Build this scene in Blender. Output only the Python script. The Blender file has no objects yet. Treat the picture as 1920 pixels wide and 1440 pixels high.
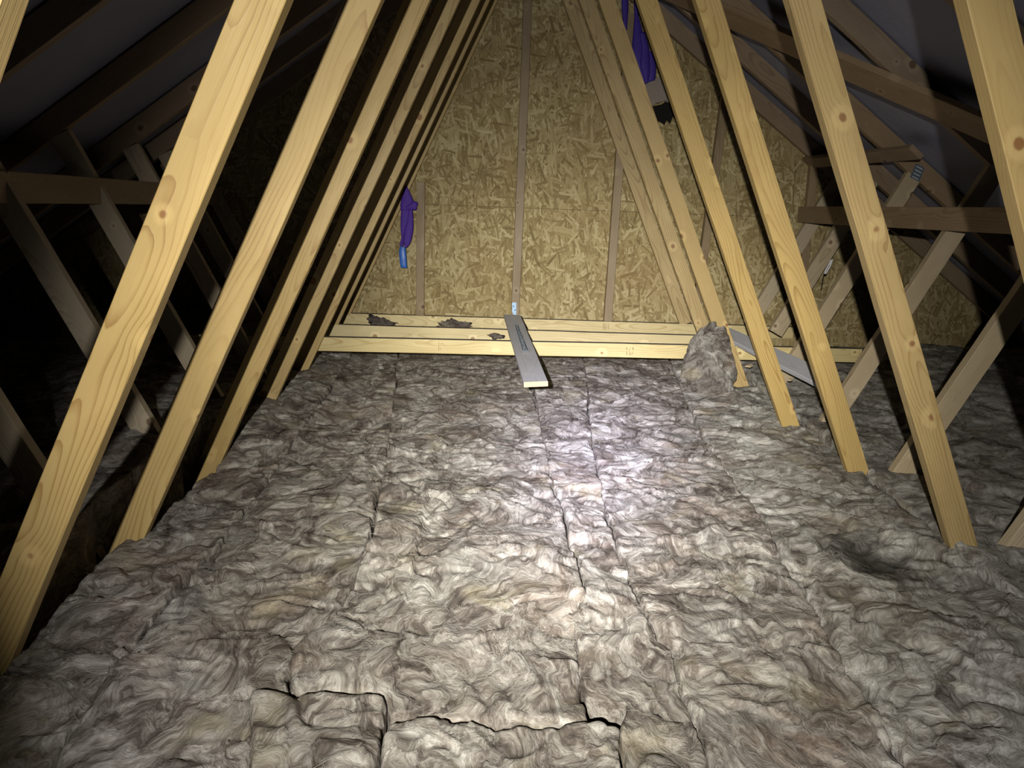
import bpy, bmesh, math, random
import numpy as np
from mathutils import Vector, Matrix

# ------------------------------------------------------------------ camera, world, torch, exposure
SC = bpy.context.scene
COL = SC.collection
F, PITCH, ROLL, YAW = 1441.34, 0.221224, 0.0370945, 0.0487321
CZ = 1.05                                   # camera height over the ceiling boards
cy, sy, cp, sp = math.cos(YAW), math.sin(YAW), math.cos(PITCH), math.sin(PITCH)
FW = np.array([sy * cp, cy * cp, -sp]); RT0 = np.array([cy, -sy, 0.0]); UP0 = np.cross(RT0, FW)
RT = math.cos(ROLL) * RT0 + math.sin(ROLL) * UP0
UP = -math.sin(ROLL) * RT0 + math.cos(ROLL) * UP0

cam_d = bpy.data.cameras.new('camera'); cam = bpy.data.objects.new('camera', cam_d); COL.objects.link(cam)
cam_d.sensor_width = 36.0; cam_d.lens = 36.0 * F / 1920.0; cam_d.clip_start = 0.02
cam.matrix_world = Matrix(((RT[0], UP[0], -FW[0], 0), (RT[1], UP[1], -FW[1], 0), (RT[2], UP[2], -FW[2], CZ), (0, 0, 0, 1)))
SC.camera = cam

def ray(px, py): return (px - 960) / F * RT + (720 - py) / F * UP + FW
def at(px, py, Y):                          # world point seen at a pixel, on the vertical plane y = Y
    d = ray(px, py); return Vector(d * (Y / d[1])) + Vector((0, 0, CZ))
def atz(px, py, Z):                         # world point seen at a pixel, on the level plane z = Z
    d = ray(px, py); return Vector(d * ((Z - CZ) / d[2])) + Vector((0, 0, CZ))

w = bpy.data.worlds.new('attic_dark'); SC.world = w; w.use_nodes = True
w.node_tree.nodes['Background'].inputs[0].default_value = (0.6, 0.65, 0.8, 1)
w.node_tree.nodes['Background'].inputs[1].default_value = 0.0008

# the head torch worn by the photographer, a hand's width above and behind the lens
TORCH = Vector((-0.16, -0.40, CZ + 0.15))
def torch(name, aim_px, energy, beam, tint, size=172):
    ld = bpy.data.lights.new(name, 'SPOT'); lo = bpy.data.objects.new(name, ld); COL.objects.link(lo)
    aim = atz(aim_px[0], aim_px[1], 0.20)
    lo.location = TORCH; lo.rotation_euler = (aim - TORCH).to_track_quat('-Z', 'Y').to_euler()
    ld.energy = energy; ld.spot_size = math.radians(size); ld.spot_blend = 0.15; ld.shadow_soft_size = 0.011
    ld.use_nodes = True
    lt = ld.node_tree; em = lt.nodes['Emission']
    tc = lt.nodes.new('ShaderNodeTexCoord'); sx = lt.nodes.new('ShaderNodeSeparateXYZ'); lt.links.new(tc.outputs['Normal'], sx.inputs[0])
    ab = lt.nodes.new('ShaderNodeMath'); ab.operation = 'ABSOLUTE'; lt.links.new(sx.outputs[2], ab.inputs[0])
    ac = lt.nodes.new('ShaderNodeMath'); ac.operation = 'ARCCOSINE'; lt.links.new(ab.outputs[0], ac.inputs[0])
    dv = lt.nodes.new('ShaderNodeMath'); dv.operation = 'DIVIDE'; dv.inputs[1].default_value = math.radians(90); lt.links.new(ac.outputs[0], dv.inputs[0])
    for stops, sock in ((beam, em.inputs['Strength']), (tint, em.inputs['Color'])):
        r = lt.nodes.new('ShaderNodeValToRGB'); e = r.color_ramp.elements
        while len(e) < len(stops): e.new(0.5)
        for k, (deg, c) in enumerate(stops): e[k].position = deg / 90.0; e[k].color = (*c, 1) if isinstance(c, tuple) else (c, c, c, 1)
        lt.links.new(dv.outputs[0], r.inputs[0]); lt.links.new(r.outputs[0], sock)
# wide flood of the torch, and its violet-white hot spot
torch('head_torch', (1085, 745), 1150, [(d, v / 1150) for d, v in ((0, 1150), (5, 1100), (10.7, 880), (13.9, 640), (16, 440), (19.4, 300), (21.8, 205), (23, 185), (25.5, 165), (26.5, 148), (28.5, 100), (30.2, 62), (31.2, 36), (32.2, 14), (33.2, 3), (34.5, 0.6), (37, 0.2), (90, 0.05))],
      [(0, (1.0, 0.96, 0.88)), (12, (1.0, 0.955, 0.82)), (22, (1.0, 0.95, 0.82)), (28, (1.0, 0.97, 0.90))])
torch('head_torch_spot', (1120, 850), 1850, [(0, 1.0), (2.5, 0.8), (5.0, 0.32), (7.5, 0.10), (11, 0.03), (14, 0.0)], [(0, (0.71, 0.70, 1.0)), (6, (0.76, 0.74, 1.0)), (10, (0.92, 0.90, 1.0))], 40)

SC.view_settings.view_transform = 'Standard'; SC.view_settings.look = 'None'
SC.view_settings.gamma = 1.0; SC.view_settings.use_curve_mapping = False
SC.view_settings.exposure = 0.0
SC.cycles.diffuse_bounces = 1

rnd = random.Random(7)

# ------------------------------------------------------------------ node helper and materials
class NT:
    def __init__(s, name):
        s.m = bpy.data.materials.new(name); s.m.use_nodes = True; s.t = s.m.node_tree
        s.b = s.t.nodes['Principled BSDF']
    def n(s, kind, **kw):
        x = s.t.nodes.new(kind)
        for k, v in kw.items(): setattr(x, k, v)
        return x
    def put(s, sock, v):
        if v is None: return
        if isinstance(v, bpy.types.NodeSocket): s.t.links.new(v, sock)
        else: sock.default_value = v
    def math(s, op, a, b=None, c=None, clamp=False):
        x = s.n('ShaderNodeMath', operation=op, use_clamp=clamp)
        for k, v in enumerate((a, b, c)): s.put(x.inputs[k], v)
        return x.outputs[0]
    def vm(s, op, a, b=None, scale=None):
        x = s.n('ShaderNodeVectorMath', operation=op); s.put(x.inputs[0], a); s.put(x.inputs[1], b)
        if scale is not None: s.put(x.inputs['Scale'], scale)
        return x.outputs['Value'] if op in ('LENGTH', 'DOT_PRODUCT', 'DISTANCE') else x.outputs[0]
    def noise(s, v, scale, detail=3, rough=0.5, dist=0.0, color=False):
        x = s.n('ShaderNodeTexNoise'); s.put(x.inputs['Vector'], v); s.put(x.inputs['Scale'], scale)
        x.inputs['Detail'].default_value = detail; x.inputs['Roughness'].default_value = rough; x.inputs['Distortion'].default_value = dist
        return x.outputs['Color'] if color else x.outputs[0]
    def ramp(s, f, stops, interp='LINEAR'):
        r = s.n('ShaderNodeValToRGB'); r.color_ramp.interpolation = interp; e = r.color_ramp.elements
        while len(e) < len(stops): e.new(0.5)
        for k, (p, c) in enumerate(stops):
            e[k].position = p; e[k].color = (*c, 1) if isinstance(c, tuple) else (c, c, c, 1)
        s.put(r.inputs[0], f); return r.outputs[0]
    def mix(s, f, a, b, mode='MIX'):
        x = s.n('ShaderNodeMix', data_type='RGBA', blend_type=mode); s.put(x.inputs[0], f)
        for i, v in ((6, a), (7, b)):
            s.put(x.inputs[i], (*v, 1) if isinstance(v, tuple) else v)
        return x.outputs[2]
    def smooth(s, v, a, b, lo=0.0, hi=1.0):
        x = s.n('ShaderNodeMapRange', interpolation_type='SMOOTHSTEP'); s.put(x.inputs[0], v)
        for k, q in enumerate((a, b, lo, hi)): s.put(x.inputs[k + 1], q)
        return x.outputs[0]
    def comb(s, x, y, z):
        c = s.n('ShaderNodeCombineXYZ')
        for k, v in enumerate((x, y, z)): s.put(c.inputs[k], v)
        return c.outputs[0]
    def sep(s, v):
        c = s.n('ShaderNodeSeparateXYZ'); s.put(c.inputs[0], v); return c.outputs
    def bump(s, h, strength, dist):
        x = s.n('ShaderNodeBump'); s.put(x.inputs['Height'], h); x.inputs['Strength'].default_value = strength; x.inputs['Distance'].default_value = dist
        s.t.links.new(x.outputs[0], s.b.inputs['Normal'])
    def out(s, col, rough=0.8, spec=0.3):
        s.put(s.b.inputs['Base Color'], (*col, 1) if isinstance(col, tuple) else col)
        s.put(s.b.inputs['Roughness'], rough); s.b.inputs['Specular IOR Level'].default_value = spec
        return s.m

def plain(name, col, rough=0.7, spec=0.3, metal=0.0, var=0.15, scale=40):
    k = NT(name); tcx = k.n('ShaderNodeTexCoord').outputs['Object']
    f = k.noise(tcx, scale, 4, 0.6)
    c = k.mix(f, tuple(v * (1 - var) for v in col), tuple(min(1, v * (1 + var)) for v in col))
    k.b.inputs['Metallic'].default_value = metal
    k.bump(f, 0.15, 0.003)
    return k.out(c, rough, spec)

def wood(name, early, late, knot, knotty=1.0, gloss=0.55, ringw=0.0075):
    """sawn softwood, grain along local z: growth rings round a pith beside the stick, knots that push the rings apart"""
    k = NT(name); o = k.n('ShaderNodeTexCoord').outputs['Object']
    R = k.n('ShaderNodeObjectInfo').outputs['Random']
    off = k.comb(k.math('MULTIPLY', R, 3.1), k.math('MULTIPLY', R, 7.7), k.math('MULTIPLY', R, 41.0))
    p = k.vm('ADD', o, off)
    SCL = (13.0, 13.0, 4.6)
    vo = k.n('ShaderNodeTexVoronoi', feature='F1'); k.put(vo.inputs['Vector'], k.vm('MULTIPLY', p, SCL)); vo.inputs['Scale'].default_value = 1.0
    d = k.vm('SUBTRACT', p, k.vm('DIVIDE', vo.outputs['Position'], SCL))
    dx, dy, dz = k.sep(d)
    dw = k.noise(p, 35, 2)
    kd = k.vm('LENGTH', k.comb(dx, k.math('MULTIPLY', dy, 0.35), k.math('MULTIPLY', dz, 0.85)))
    kd = k.math('ADD', kd, k.math('MULTIPLY', k.math('SUBTRACT', dw, 0.5), 0.006))
    cr = k.sep(vo.outputs['Color'])
    kr = k.math('MULTIPLY', k.math('MULTIPLY', cr[0], k.smooth(cr[1], 0.30, 0.65)), 0.0135 * knotty)        # knot radius, many of them tiny
    km = k.smooth(k.math('SUBTRACT', kd, kr), -0.002, 0.003, 1.0, 0.0)
    halo = k.smooth(k.math('SUBTRACT', kd, k.math('MULTIPLY', kr, 1.9)), 0.0, 0.012, 1.0, 0.0)
    big = k.smooth(kr, 0.0015, 0.004)
    km = k.math('MULTIPLY', km, big); halo = k.math('MULTIPLY', halo, big)
    # rings
    px, py, pz = k.sep(o)
    wl = k.noise(k.vm('MULTIPLY', p, (2.0, 2.0, 1.3)), 1.0, 2, 0.5, color=True)
    wx, wy, wz = k.sep(wl)
    hx = k.math('ADD', px, k.math('MULTIPLY', k.math('SUBTRACT', wx, 0.5), 0.11))
    hy = k.math('ADD', k.math('ADD', py, k.math('MULTIPLY', k.math('SUBTRACT', wy, 0.5), 0.12)), k.math('ADD', 0.012, k.math('MULTIPLY', R, 0.05)))
    hx = k.math('SUBTRACT', hx, k.math('MULTIPLY', k.math('SUBTRACT', k.math('FRACT', k.math('MULTIPLY', R, 17.3)), 0.5), 0.09))
    r = k.math('SQRT', k.math('ADD', k.math('MULTIPLY', hx, hx), k.math('MULTIPLY', hy, hy)))
    r = k.math('ADD', r, k.math('MULTIPLY', k.smooth(kd, 0.0, 0.05, 1.0, 0.0), k.math('MULTIPLY', kr, 0.9)))
    r = k.math('ADD', r, k.math('MULTIPLY', k.noise(k.vm('MULTIPLY', p, (60, 60, 6)), 1.0, 3), 0.0022))
    fr = k.math('FRACT', k.math('DIVIDE', r, ringw))
    ring = k.ramp(fr, [(0.0, 0.0), (0.62, 0.06), (0.86, 0.70), (0.95, 1.0), (1.0, 0.0)])
    ringv = k.noise(k.vm('MULTIPLY', p, (9, 9, 2.2)), 1.0, 2)
    ring = k.math('MULTIPLY', ring, k.smooth(ringv, 0.34, 0.62, 0.25, 1.0))
    fib = k.noise(k.vm('MULTIPLY', p, (420, 420, 9)), 1.0, 3, 0.6)
    blot = k.noise(k.vm('MULTIPLY', p, (14, 14, 5)), 1.0, 4, 0.6)
    c = k.mix(k.math('MULTIPLY', ring, 0.85), early, late)
    c = k.mix(k.math('MULTIPLY', k.smooth(blot, 0.45, 0.75), 0.35), c, tuple(min(1.0, v * 1.25 + 0.03) for v in early))
    c = k.mix(k.math('MULTIPLY', k.smooth(blot, 0.40, 0.22), 0.35), c, late)
    c = k.mix(k.math('MULTIPLY', k.math('SUBTRACT', fib, 0.3), 0.22), c, late)
    c = k.mix(k.math('MULTIPLY', halo, 0.5), c, tuple(min(1.0, v * 1.30 + 0.02) for v in early))
    c = k.mix(k.math('MULTIPLY', km, 0.9), c, knot)
    hue = k.n('ShaderNodeHueSaturation'); k.put(hue.inputs['Color'], c)
    k.put(hue.inputs['Value'], k.math('ADD', 0.90, k.math('MULTIPLY', k.math('FRACT', k.math('MULTIPLY', R, 5.7)), 0.2)))
    k.put(hue.inputs['Saturation'], k.math('ADD', 0.90, k.math('MULTIPLY', k.math('FRACT', k.math('MULTIPLY', R, 9.1)), 0.18)))
    h = k.math('ADD', k.math('MULTIPLY', ring, 0.5), k.math('ADD', k.math('MULTIPLY', fib, 0.5), k.math('MULTIPLY', km, 0.8)))
    h = k.math('ADD', h, k.math('MULTIPLY', blot, 1.2))
    k.bump(h, 0.35, 0.0016)
    return k.out(hue.outputs[0], k.math('SUBTRACT', gloss + 0.1, k.math('MULTIPLY', blot, 0.25)), 0.45)

M = {}
M['pine'] = wood('pine', (0.43, 0.315, 0.140), (0.25, 0.145, 0.050), (0.22, 0.10, 0.04))
M['pine_pale'] = wood('pine_pale', (0.47, 0.385, 0.265), (0.29, 0.21, 0.13), (0.20, 0.12, 0.06))
M['pine_brown'] = wood('pine_brown', (0.29, 0.21, 0.135), (0.18, 0.12, 0.072), (0.12, 0.07, 0.035))
M['pine_yellow'] = wood('pine_yellow', (0.62, 0.52, 0.29), (0.42, 0.30, 0.125), (0.28, 0.14, 0.05), 0.8)
M['pine_grey'] = wood('pine_grey', (0.50, 0.505, 0.56), (0.40, 0.40, 0.44), (0.16, 0.16, 0.18), 0.6)
M['sawn_end'] = plain('sawn_end', (0.46, 0.35, 0.235), 0.8)
M['dust'] = plain('dust', (0.13, 0.115, 0.10), 0.95)
M['stud'] = wood('stud', (0.26, 0.188, 0.108), (0.17, 0.115, 0.06), (0.07, 0.035, 0.02), 0.8)
M['purple'] = plain('purple_webbing', (0.085, 0.035, 0.34), 0.65, 0.25, var=0.3, scale=160)
M['violet'] = plain('violet_cloth', (0.06, 0.035, 0.33), 0.6, 0.3, var=0.25, scale=60)
M['blue'] = plain('blue_tag', (0.045, 0.16, 0.62), 0.4, 0.5)
M['steel'] = plain('galvanised', (0.30, 0.45, 0.66), 0.45, 0.5, 0.2)
M['ink'] = plain('dark_ink', (0.16, 0.08, 0.03), 0.9)
M['inkblue'] = plain('blue_ink', (0.10, 0.13, 0.17), 0.9)
M['inklight'] = plain('light_print', (0.42, 0.46, 0.50), 0.9)
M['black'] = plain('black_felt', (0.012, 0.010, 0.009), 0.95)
M['greyboard'] = plain('grey_board', (0.30, 0.26, 0.235), 0.85)
M['white'] = plain('white_plastic', (0.70, 0.68, 0.72), 0.4, 0.5)
M['fibre'] = plain('glass_fibre', (0.46, 0.43, 0.38), 0.8)
M['plaster'] = plain('plasterboard', (0.35, 0.33, 0.31), 0.9)
M['board_end'] = M['sawn_end']

def mat_osb():
    k = NT('oriented_strand_board'); o = k.n('ShaderNodeTexCoord').outputs['Object']
    ox, oy, oz = k.sep(o); p = k.comb(ox, oz, 0.0)
    wv = k.vm('SCALE', k.vm('SUBTRACT', k.noise(p, 5.0, 2, color=True), (0.5, 0.5, 0.5)), scale=0.035)
    p = k.vm('ADD', p, wv)
    best = None; tone = None; edge = None
    layers = [(4, 52, 7.5, 0.0), (-14, 62, 8, 3.1), (22, 48, 7, 7.7), (-38, 58, 9, 11.3), (48, 66, 8.5, 17.9), (82, 56, 7.5, 23.1), (-72, 50, 8, 31.7), (10, 90, 11, 37.7)]
    for ang, a, b, s in layers:
        rot = k.n('ShaderNodeVectorRotate', rotation_type='Z_AXIS'); k.put(rot.inputs['Vector'], p); rot.inputs['Angle'].default_value = math.radians(-ang)
        q = k.vm('MULTIPLY', k.vm('ADD', rot.outputs[0], (s, s * 0.7, 0)), (a, b, 1.0))
        v = k.n('ShaderNodeTexVoronoi', feature='F1', voronoi_dimensions='2D', distance='CHEBYCHEV'); k.put(v.inputs['Vector'], q); v.inputs['Scale'].default_value = 1.0
        v.inputs['Randomness'].default_value = 0.85
        c = k.sep(v.outputs['Color']); dist = v.outputs['Distance']
        inside = k.math('LESS_THAN', dist, k.math('ADD', 0.26, k.math('MULTIPLY', c[2], 0.22)))
        pr = k.math('MULTIPLY', inside, k.math('ADD', 0.05, c[0]))
        if best is None: best, tone, edge = pr, c[1], dist
        else:
            gt = k.math('GREATER_THAN', pr, best)
            tone = k.math('ADD', k.math('MULTIPLY', gt, c[1]), k.math('MULTIPLY', k.math('SUBTRACT', 1.0, gt), tone))
            edge = k.math('ADD', k.math('MULTIPLY', gt, dist), k.math('MULTIPLY', k.math('SUBTRACT', 1.0, gt), edge))
            best = k.math('MAXIMUM', best, pr)
    gr = k.noise(k.vm('MULTIPLY', p, (160, 60, 1)), 1.0, 4, 0.65)
    t = k.math('ADD', k.math('MULTIPLY', tone, 0.62), k.math('MULTIPLY', gr, 0.38))
    c = k.ramp(t, [(0.05, (0.13, 0.09, 0.034)), (0.30, (0.25, 0.188, 0.085)), (0.58, (0.37, 0.295, 0.15)), (0.80, (0.50, 0.425, 0.25)), (0.97, (0.66, 0.60, 0.42))])
    low = k.noise(p, 2.2, 2); c = k.mix(k.math('MULTIPLY', k.smooth(low, 0.4, 0.7), 0.3), c, (0.30, 0.20, 0.09))
    gap = k.math('LESS_THAN', best, 0.10)
    c = k.mix(k.math('MULTIPLY', gap, 0.5), c, (0.13, 0.08, 0.03))
    # sheet joint
    seam = k.math('LESS_THAN', k.math('ABSOLUTE', k.math('SUBTRACT', oz, 1.07)), 0.0012)
    c = k.mix(k.math('MULTIPLY', seam, 0.8), c, (0.05, 0.03, 0.015))
    k.bump(k.math('ADD', k.math('MULTIPLY', best, 0.6), k.math('MULTIPLY', gr, 0.5)), 0.4, 0.003)
    return k.out(c, 0.75, 0.3)
M['osb'] = mat_osb()

def mat_wool(name, dark, mid, pale, white, stretch=(13.0, 6.5, 13.0), turn=0.0):
    k = NT(name); o = k.n('ShaderNodeTexCoord').outputs['Object']
    R = k.n('ShaderNodeObjectInfo').outputs['Random']
    p = k.vm('ADD', o, k.comb(k.math('MULTIPLY', R, 13.0), k.math('MULTIPLY', R, 31.0), k.math('MULTIPLY', R, 5.0)))
    if turn:
        rot = k.n('ShaderNodeVectorRotate', rotation_type='Z_AXIS'); k.put(rot.inputs['Vector'], p); rot.inputs['Angle'].default_value = turn; p = rot.outputs[0]
    half = (0.5, 0.5, 0.5)
    w1 = k.vm('SUBTRACT', k.noise(p, 3.0, 2, color=True), half)
    q = k.vm('ADD', p, k.vm('SCALE', w1, scale=0.22))
    for fq, amp, wind in ((6.0, 0.040, 10.0), (13.0, 0.018, 10.0)):       # fibres curl round in little eddies
        an = k.math('MULTIPLY', k.noise(k.vm('MULTIPLY', q, (1.0, 0.6, 1.0)), fq, 2, 0.5), wind)
        q = k.vm('ADD', q, k.comb(k.math('MULTIPLY', k.math('COSINE', an), amp), k.math('MULTIPLY', k.math('SINE', an), amp * 1.7), 0.0))
    qs = k.vm('MULTIPLY', q, stretch)
    n1 = k.noise(qs, 1.0, 6, 0.60, 0.5)
    n2 = k.noise(k.vm('MULTIPLY', q, (34, 17, 34)), 1.0, 5, 0.64, 0.7)
    fib = k.noise(k.vm('MULTIPLY', q, (150, 48, 150)), 1.0, 4, 0.6, 0.8)
    t = k.math('ADD', k.math('MULTIPLY', n1, 0.52), k.math('ADD', k.math('MULTIPLY', n2, 0.36), k.math('MULTIPLY', fib, 0.20)))
    c = k.ramp(t, [(0.39, dark), (0.49, mid), (0.58, pale), (0.69, white)])
    # fine pale strands
    st = k.smooth(k.math('ABSOLUTE', k.math('SUBTRACT', fib, 0.52)), 0.0, 0.035, 1.0, 0.0)
    c = k.mix(k.math('MULTIPLY', st, k.math('MULTIPLY', k.smooth(n2, 0.42, 0.62), 0.36)), c, white)
    # the binder's uneven tint: brown, straw and slate patches
    a = k.noise(p, 3.3, 3, 0.55, 0.5); b = k.noise(k.vm('ADD', p, (9.3, 2.2, 0)), 5.5, 3, 0.5, 0.6)
    c = k.mix(k.math('MULTIPLY', k.smooth(a, 0.52, 0.72), 0.42), c, (0.24, 0.175, 0.135), 'MIX')
    c = k.mix(k.math('MULTIPLY', k.smooth(b, 0.56, 0.74), 0.38), c, (0.40, 0.355, 0.235), 'MIX')
    c = k.mix(k.math('MULTIPLY', k.smooth(b, 0.42, 0.28), 0.40), c, (0.27, 0.27, 0.265), 'MIX')
    h = k.math('ADD', k.math('MULTIPLY', n1, 1.0), k.math('ADD', k.math('MULTIPLY', n2, 0.6), k.math('MULTIPLY', fib, 0.35)))
    k.bump(h, 0.75, 0.009)
    return k.out(c, 0.95, 0.08)
M['wool'] = mat_wool('mineral_wool', (0.050, 0.041, 0.037), (0.165, 0.142, 0.128), (0.36, 0.335, 0.312), (0.66, 0.645, 0.625))
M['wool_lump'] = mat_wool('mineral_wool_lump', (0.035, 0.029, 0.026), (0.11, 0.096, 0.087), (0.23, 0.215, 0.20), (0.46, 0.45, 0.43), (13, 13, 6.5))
M['wool_pulled'] = mat_wool('mineral_wool_pulled', (0.085, 0.075, 0.068), (0.25, 0.23, 0.21), (0.46, 0.445, 0.425), (0.72, 0.72, 0.71), (15.0, 5.0, 14.0), math.radians(28))
M['wool_torn'] = mat_wool('mineral_wool_torn', (0.085, 0.075, 0.068), (0.25, 0.23, 0.21), (0.46, 0.445, 0.425), (0.72, 0.72, 0.71), (15.0, 5.0, 14.0), math.radians(28))
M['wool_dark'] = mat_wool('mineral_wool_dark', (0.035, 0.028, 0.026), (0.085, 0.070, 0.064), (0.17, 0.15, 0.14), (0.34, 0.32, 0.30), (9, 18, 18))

def mat_felt():
    k = NT('roof_membrane'); o = k.n('ShaderNodeTexCoord').outputs['Object']
    n = k.noise(o, 4.0, 4, 0.6); f = k.noise(o, 300, 2)
    c = k.mix(n, (0.24, 0.245, 0.31), (0.30, 0.30, 0.38))
    k.bump(k.math('ADD', k.math('MULTIPLY', n, 3.0), k.math('MULTIPLY', f, 0.1)), 0.3, 0.01)
    return k.out(c, 0.8, 0.2)
M['felt'] = mat_felt()

# ------------------------------------------------------------------ object helpers
def tag(o, label=None, cat=None, group=None, kind=None):
    for key, v in (('label', label), ('category', cat), ('group', group), ('kind', kind)):
        if v: o[key] = v
    return o
def empty(name, loc):
    o = bpy.data.objects.new(name, None); o.location = loc; o.empty_display_size = 0.1; COL.objects.link(o); return o
def link(name, bm, mats, parent=None, loc=(0, 0, 0), rot=None, smooth=False):
    me = bpy.data.meshes.new(name)
    if bm is not None: bm.normal_update(); bm.to_mesh(me); bm.free()
    for m in (mats if isinstance(mats, (list, tuple)) else [mats]): me.materials.append(m)
    o = bpy.data.objects.new(name, me); COL.objects.link(o)
    loc = Vector(loc)
    if parent is not None:
        o.parent = parent; loc = loc - base_of(parent)
    o.location = loc
    if rot is not None: o.rotation_euler = rot
    if smooth: me.polygons.foreach_set('use_smooth', [True] * len(me.polygons))
    return o
def base_of(o):
    v = Vector(o.location)
    return v + base_of(o.parent) if o.parent else v

def stick_bm(w, t, L, bev=0.0015, segs=14, wob=0.0008, topmat=False, seed=0):
    """a sawn stick: width w on x, thickness t on y (front at y=0), length L on z, eased edges, a slight unevenness"""
    r = random.Random(seed); bm = bmesh.new(); rings = []
    b = bev
    prof = [(-w / 2 + b, 0), (w / 2 - b, 0), (w / 2, b), (w / 2, t - b), (w / 2 - b, t), (-w / 2 + b, t), (-w / 2, t - b), (-w / 2, b)]
    for i in range(segs + 1):
        z = L * i / segs; ox = r.uniform(-wob, wob); oy = r.uniform(-wob, wob) * 0.5
        rings.append([bm.verts.new((x + ox, y + oy, z)) for x, y in prof])
    for i in range(segs):
        A, B = rings[i], rings[i + 1]
        for j in range(8):
            f = bm.faces.new((A[j], A[(j + 1) % 8], B[(j + 1) % 8], B[j]))
            if topmat and j in (5, 6, 7): f.material_index = 1
    bm.faces.new(rings[0][::-1]); bm.faces.new(rings[-1])
    return bm

def stick(name, a, b, w, t, mat, parent, seed=0, topmat=None):
    """stick in a plane y = const: a, b are the centre line's ends on the front face (x, y, z)"""
    a, b = Vector(a), Vector(b); d = b - a; L = d.length
    ang = math.atan2(d.x, d.z)
    bm = stick_bm(w, t, L, seed=seed, topmat=topmat is not None)
    return link(name, bm, [mat, topmat] if topmat else mat, parent, a, (0, ang, 0))

def board_from_corners(name, corners, t, mats, parent=None, n=10, seed=0):
    """plank whose front/top face has the four world corners given (a0, b0, b1, a1), thickness t behind it; local z runs a0->a1"""
    a0, b0, b1, a1 = [Vector(c) for c in corners]
    z = ((a1 + b1) - (a0 + b0)).normalized(); x = ((b0 - a0) - z * (b0 - a0).dot(z)).normalized(); y = z.cross(x)
    R = Matrix((x, y, z)).transposed(); org = (a0 + b0) / 2; r = random.Random(seed)
    bm = bmesh.new(); rings = []
    for i in range(n + 1):
        f = i / n; L = a0.lerp(a1, f); Rr = b0.lerp(b1, f)
        j = Vector((r.uniform(-.001, .001), 0, 0)) if 0 < i < n else Vector()
        l, rr = R.transposed() @ (L - org) + j, R.transposed() @ (Rr - org) + j
        e = 0.002
        rings.append([bm.verts.new(v) for v in (l + Vector((e, 0, 0)), rr - Vector((e, 0, 0)), rr + Vector((0, e, 0)), rr + Vector((0, t, 0)), l + Vector((0, t, 0)), l + Vector((0, e, 0)))])
    for i in range(n):
        A, B = rings[i], rings[i + 1]
        for q in range(6): bm.faces.new((A[q], A[(q + 1) % 6], B[(q + 1) % 6], B[q]))
    f0 = bm.faces.new(rings[0][::-1]); f1 = bm.faces.new(rings[-1])
    if len(mats) > 1: f0.material_index = f1.material_index = 1
    o = link(name, bm, mats, None, (0, 0, 0))
    o.matrix_world = Matrix.Translation(org) @ R.to_4x4()
    if parent: o.parent = parent; o.matrix_parent_inverse = Matrix.Translation(-base_of(parent)); 
    return o

# ------------------------------------------------------------------ the roof's lines (all trusses share them)
XC = 0.235
Y1 = 1.29387
YT = {-1: Y1 - 1.2, 0: Y1 - 0.626, 1: Y1, 2: Y1 + 0.6, 3: Y1 + 1.2, 4: Y1 + 1.8, 5: Y1 + 2.4, 6: 4.0854, 7: 4.4831}
TH = 0.035
aL, bL, aR, bR = -0.446178, 0.465442, 0.921891, -0.451615     # inner edges of the inner webs: x = a + b*(z - CZ)
def web_L(z, off=0.0): return aL + bL * (z - CZ) - off
def web_R(z, off=0.0): return aR + bR * (z - CZ) + off
def out_R(z): return 1.502 + 0.511 * (z - CZ + 0.85)           # centre lines of the outer webs
def out_L(z): return -1.042 - 0.511 * (z - CZ + 0.85)
def raf(x): return CZ + 1.588 - 0.72 * abs(x - XC)             # rafter centre line
HW = 0.039                                                     # half the web's width measured level

# ------------------------------------------------------------------ setting
bm = bmesh.new()
bmesh.ops.create_grid(bm, x_segments=2, y_segments=2, size=1)
for v in bm.verts: v.co.x = XC + v.co.x * 3.9; v.co.y = 0.9 + v.co.y * 3.75
r = bmesh.ops.extrude_face_region(bm, geom=bm.faces[:])
for v in [e for e in r['geom'] if isinstance(e, bmesh.types.BMVert)]: v.co.z -= 0.0125
bmesh.ops.recalc_face_normals(bm, faces=bm.faces[:])
tag(link('floor', bm, M['plaster'], None, (0, 0, 0)), 'plasterboard ceiling of the rooms below, under the insulation', 'floor', kind='structure')

def roof_sheet(name, side, label):
    nx, ny = 26, 110; bm = bmesh.new(); V = []
    Ys = np.linspace(-2.5, 4.64, ny + 1)
    for i in range(nx + 1):
        s = i / nx * 3.75; row = []
        for y in Ys:
            ph = ((y - YT[-1]) / 0.6) % 1.0
            sag = 0.018 * math.sin(math.pi * ph) ** 1.3 * (0.6 + 0.4 * math.sin(s * 2.1 + y * 1.3))
            row.append(bm.verts.new((XC + side * s, y, CZ + 1.652 - 0.72 * s - sag)))
        V.append(row)
    for i in range(nx):
        for j in range(ny): bm.faces.new((V[i][j], V[i + 1][j], V[i + 1][j + 1], V[i][j + 1]))
    r = bmesh.ops.extrude_face_region(bm, geom=bm.faces[:])
    for v in [e for e in r['geom'] if isinstance(e, bmesh.types.BMVert)]: v.co.z += 0.006
    bmesh.ops.recalc_face_normals(bm, faces=bm.faces[:])
    return tag(link(name, bm, M['felt'], None, (0, 0, 0), smooth=True), label, 'roof', kind='structure')
roof_sheet('roof_left', -1, 'dark sagging roofing membrane over the left rafters')
roof_sheet('roof_right', 1, 'grey violet roofing membrane between the right rafters')

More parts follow.
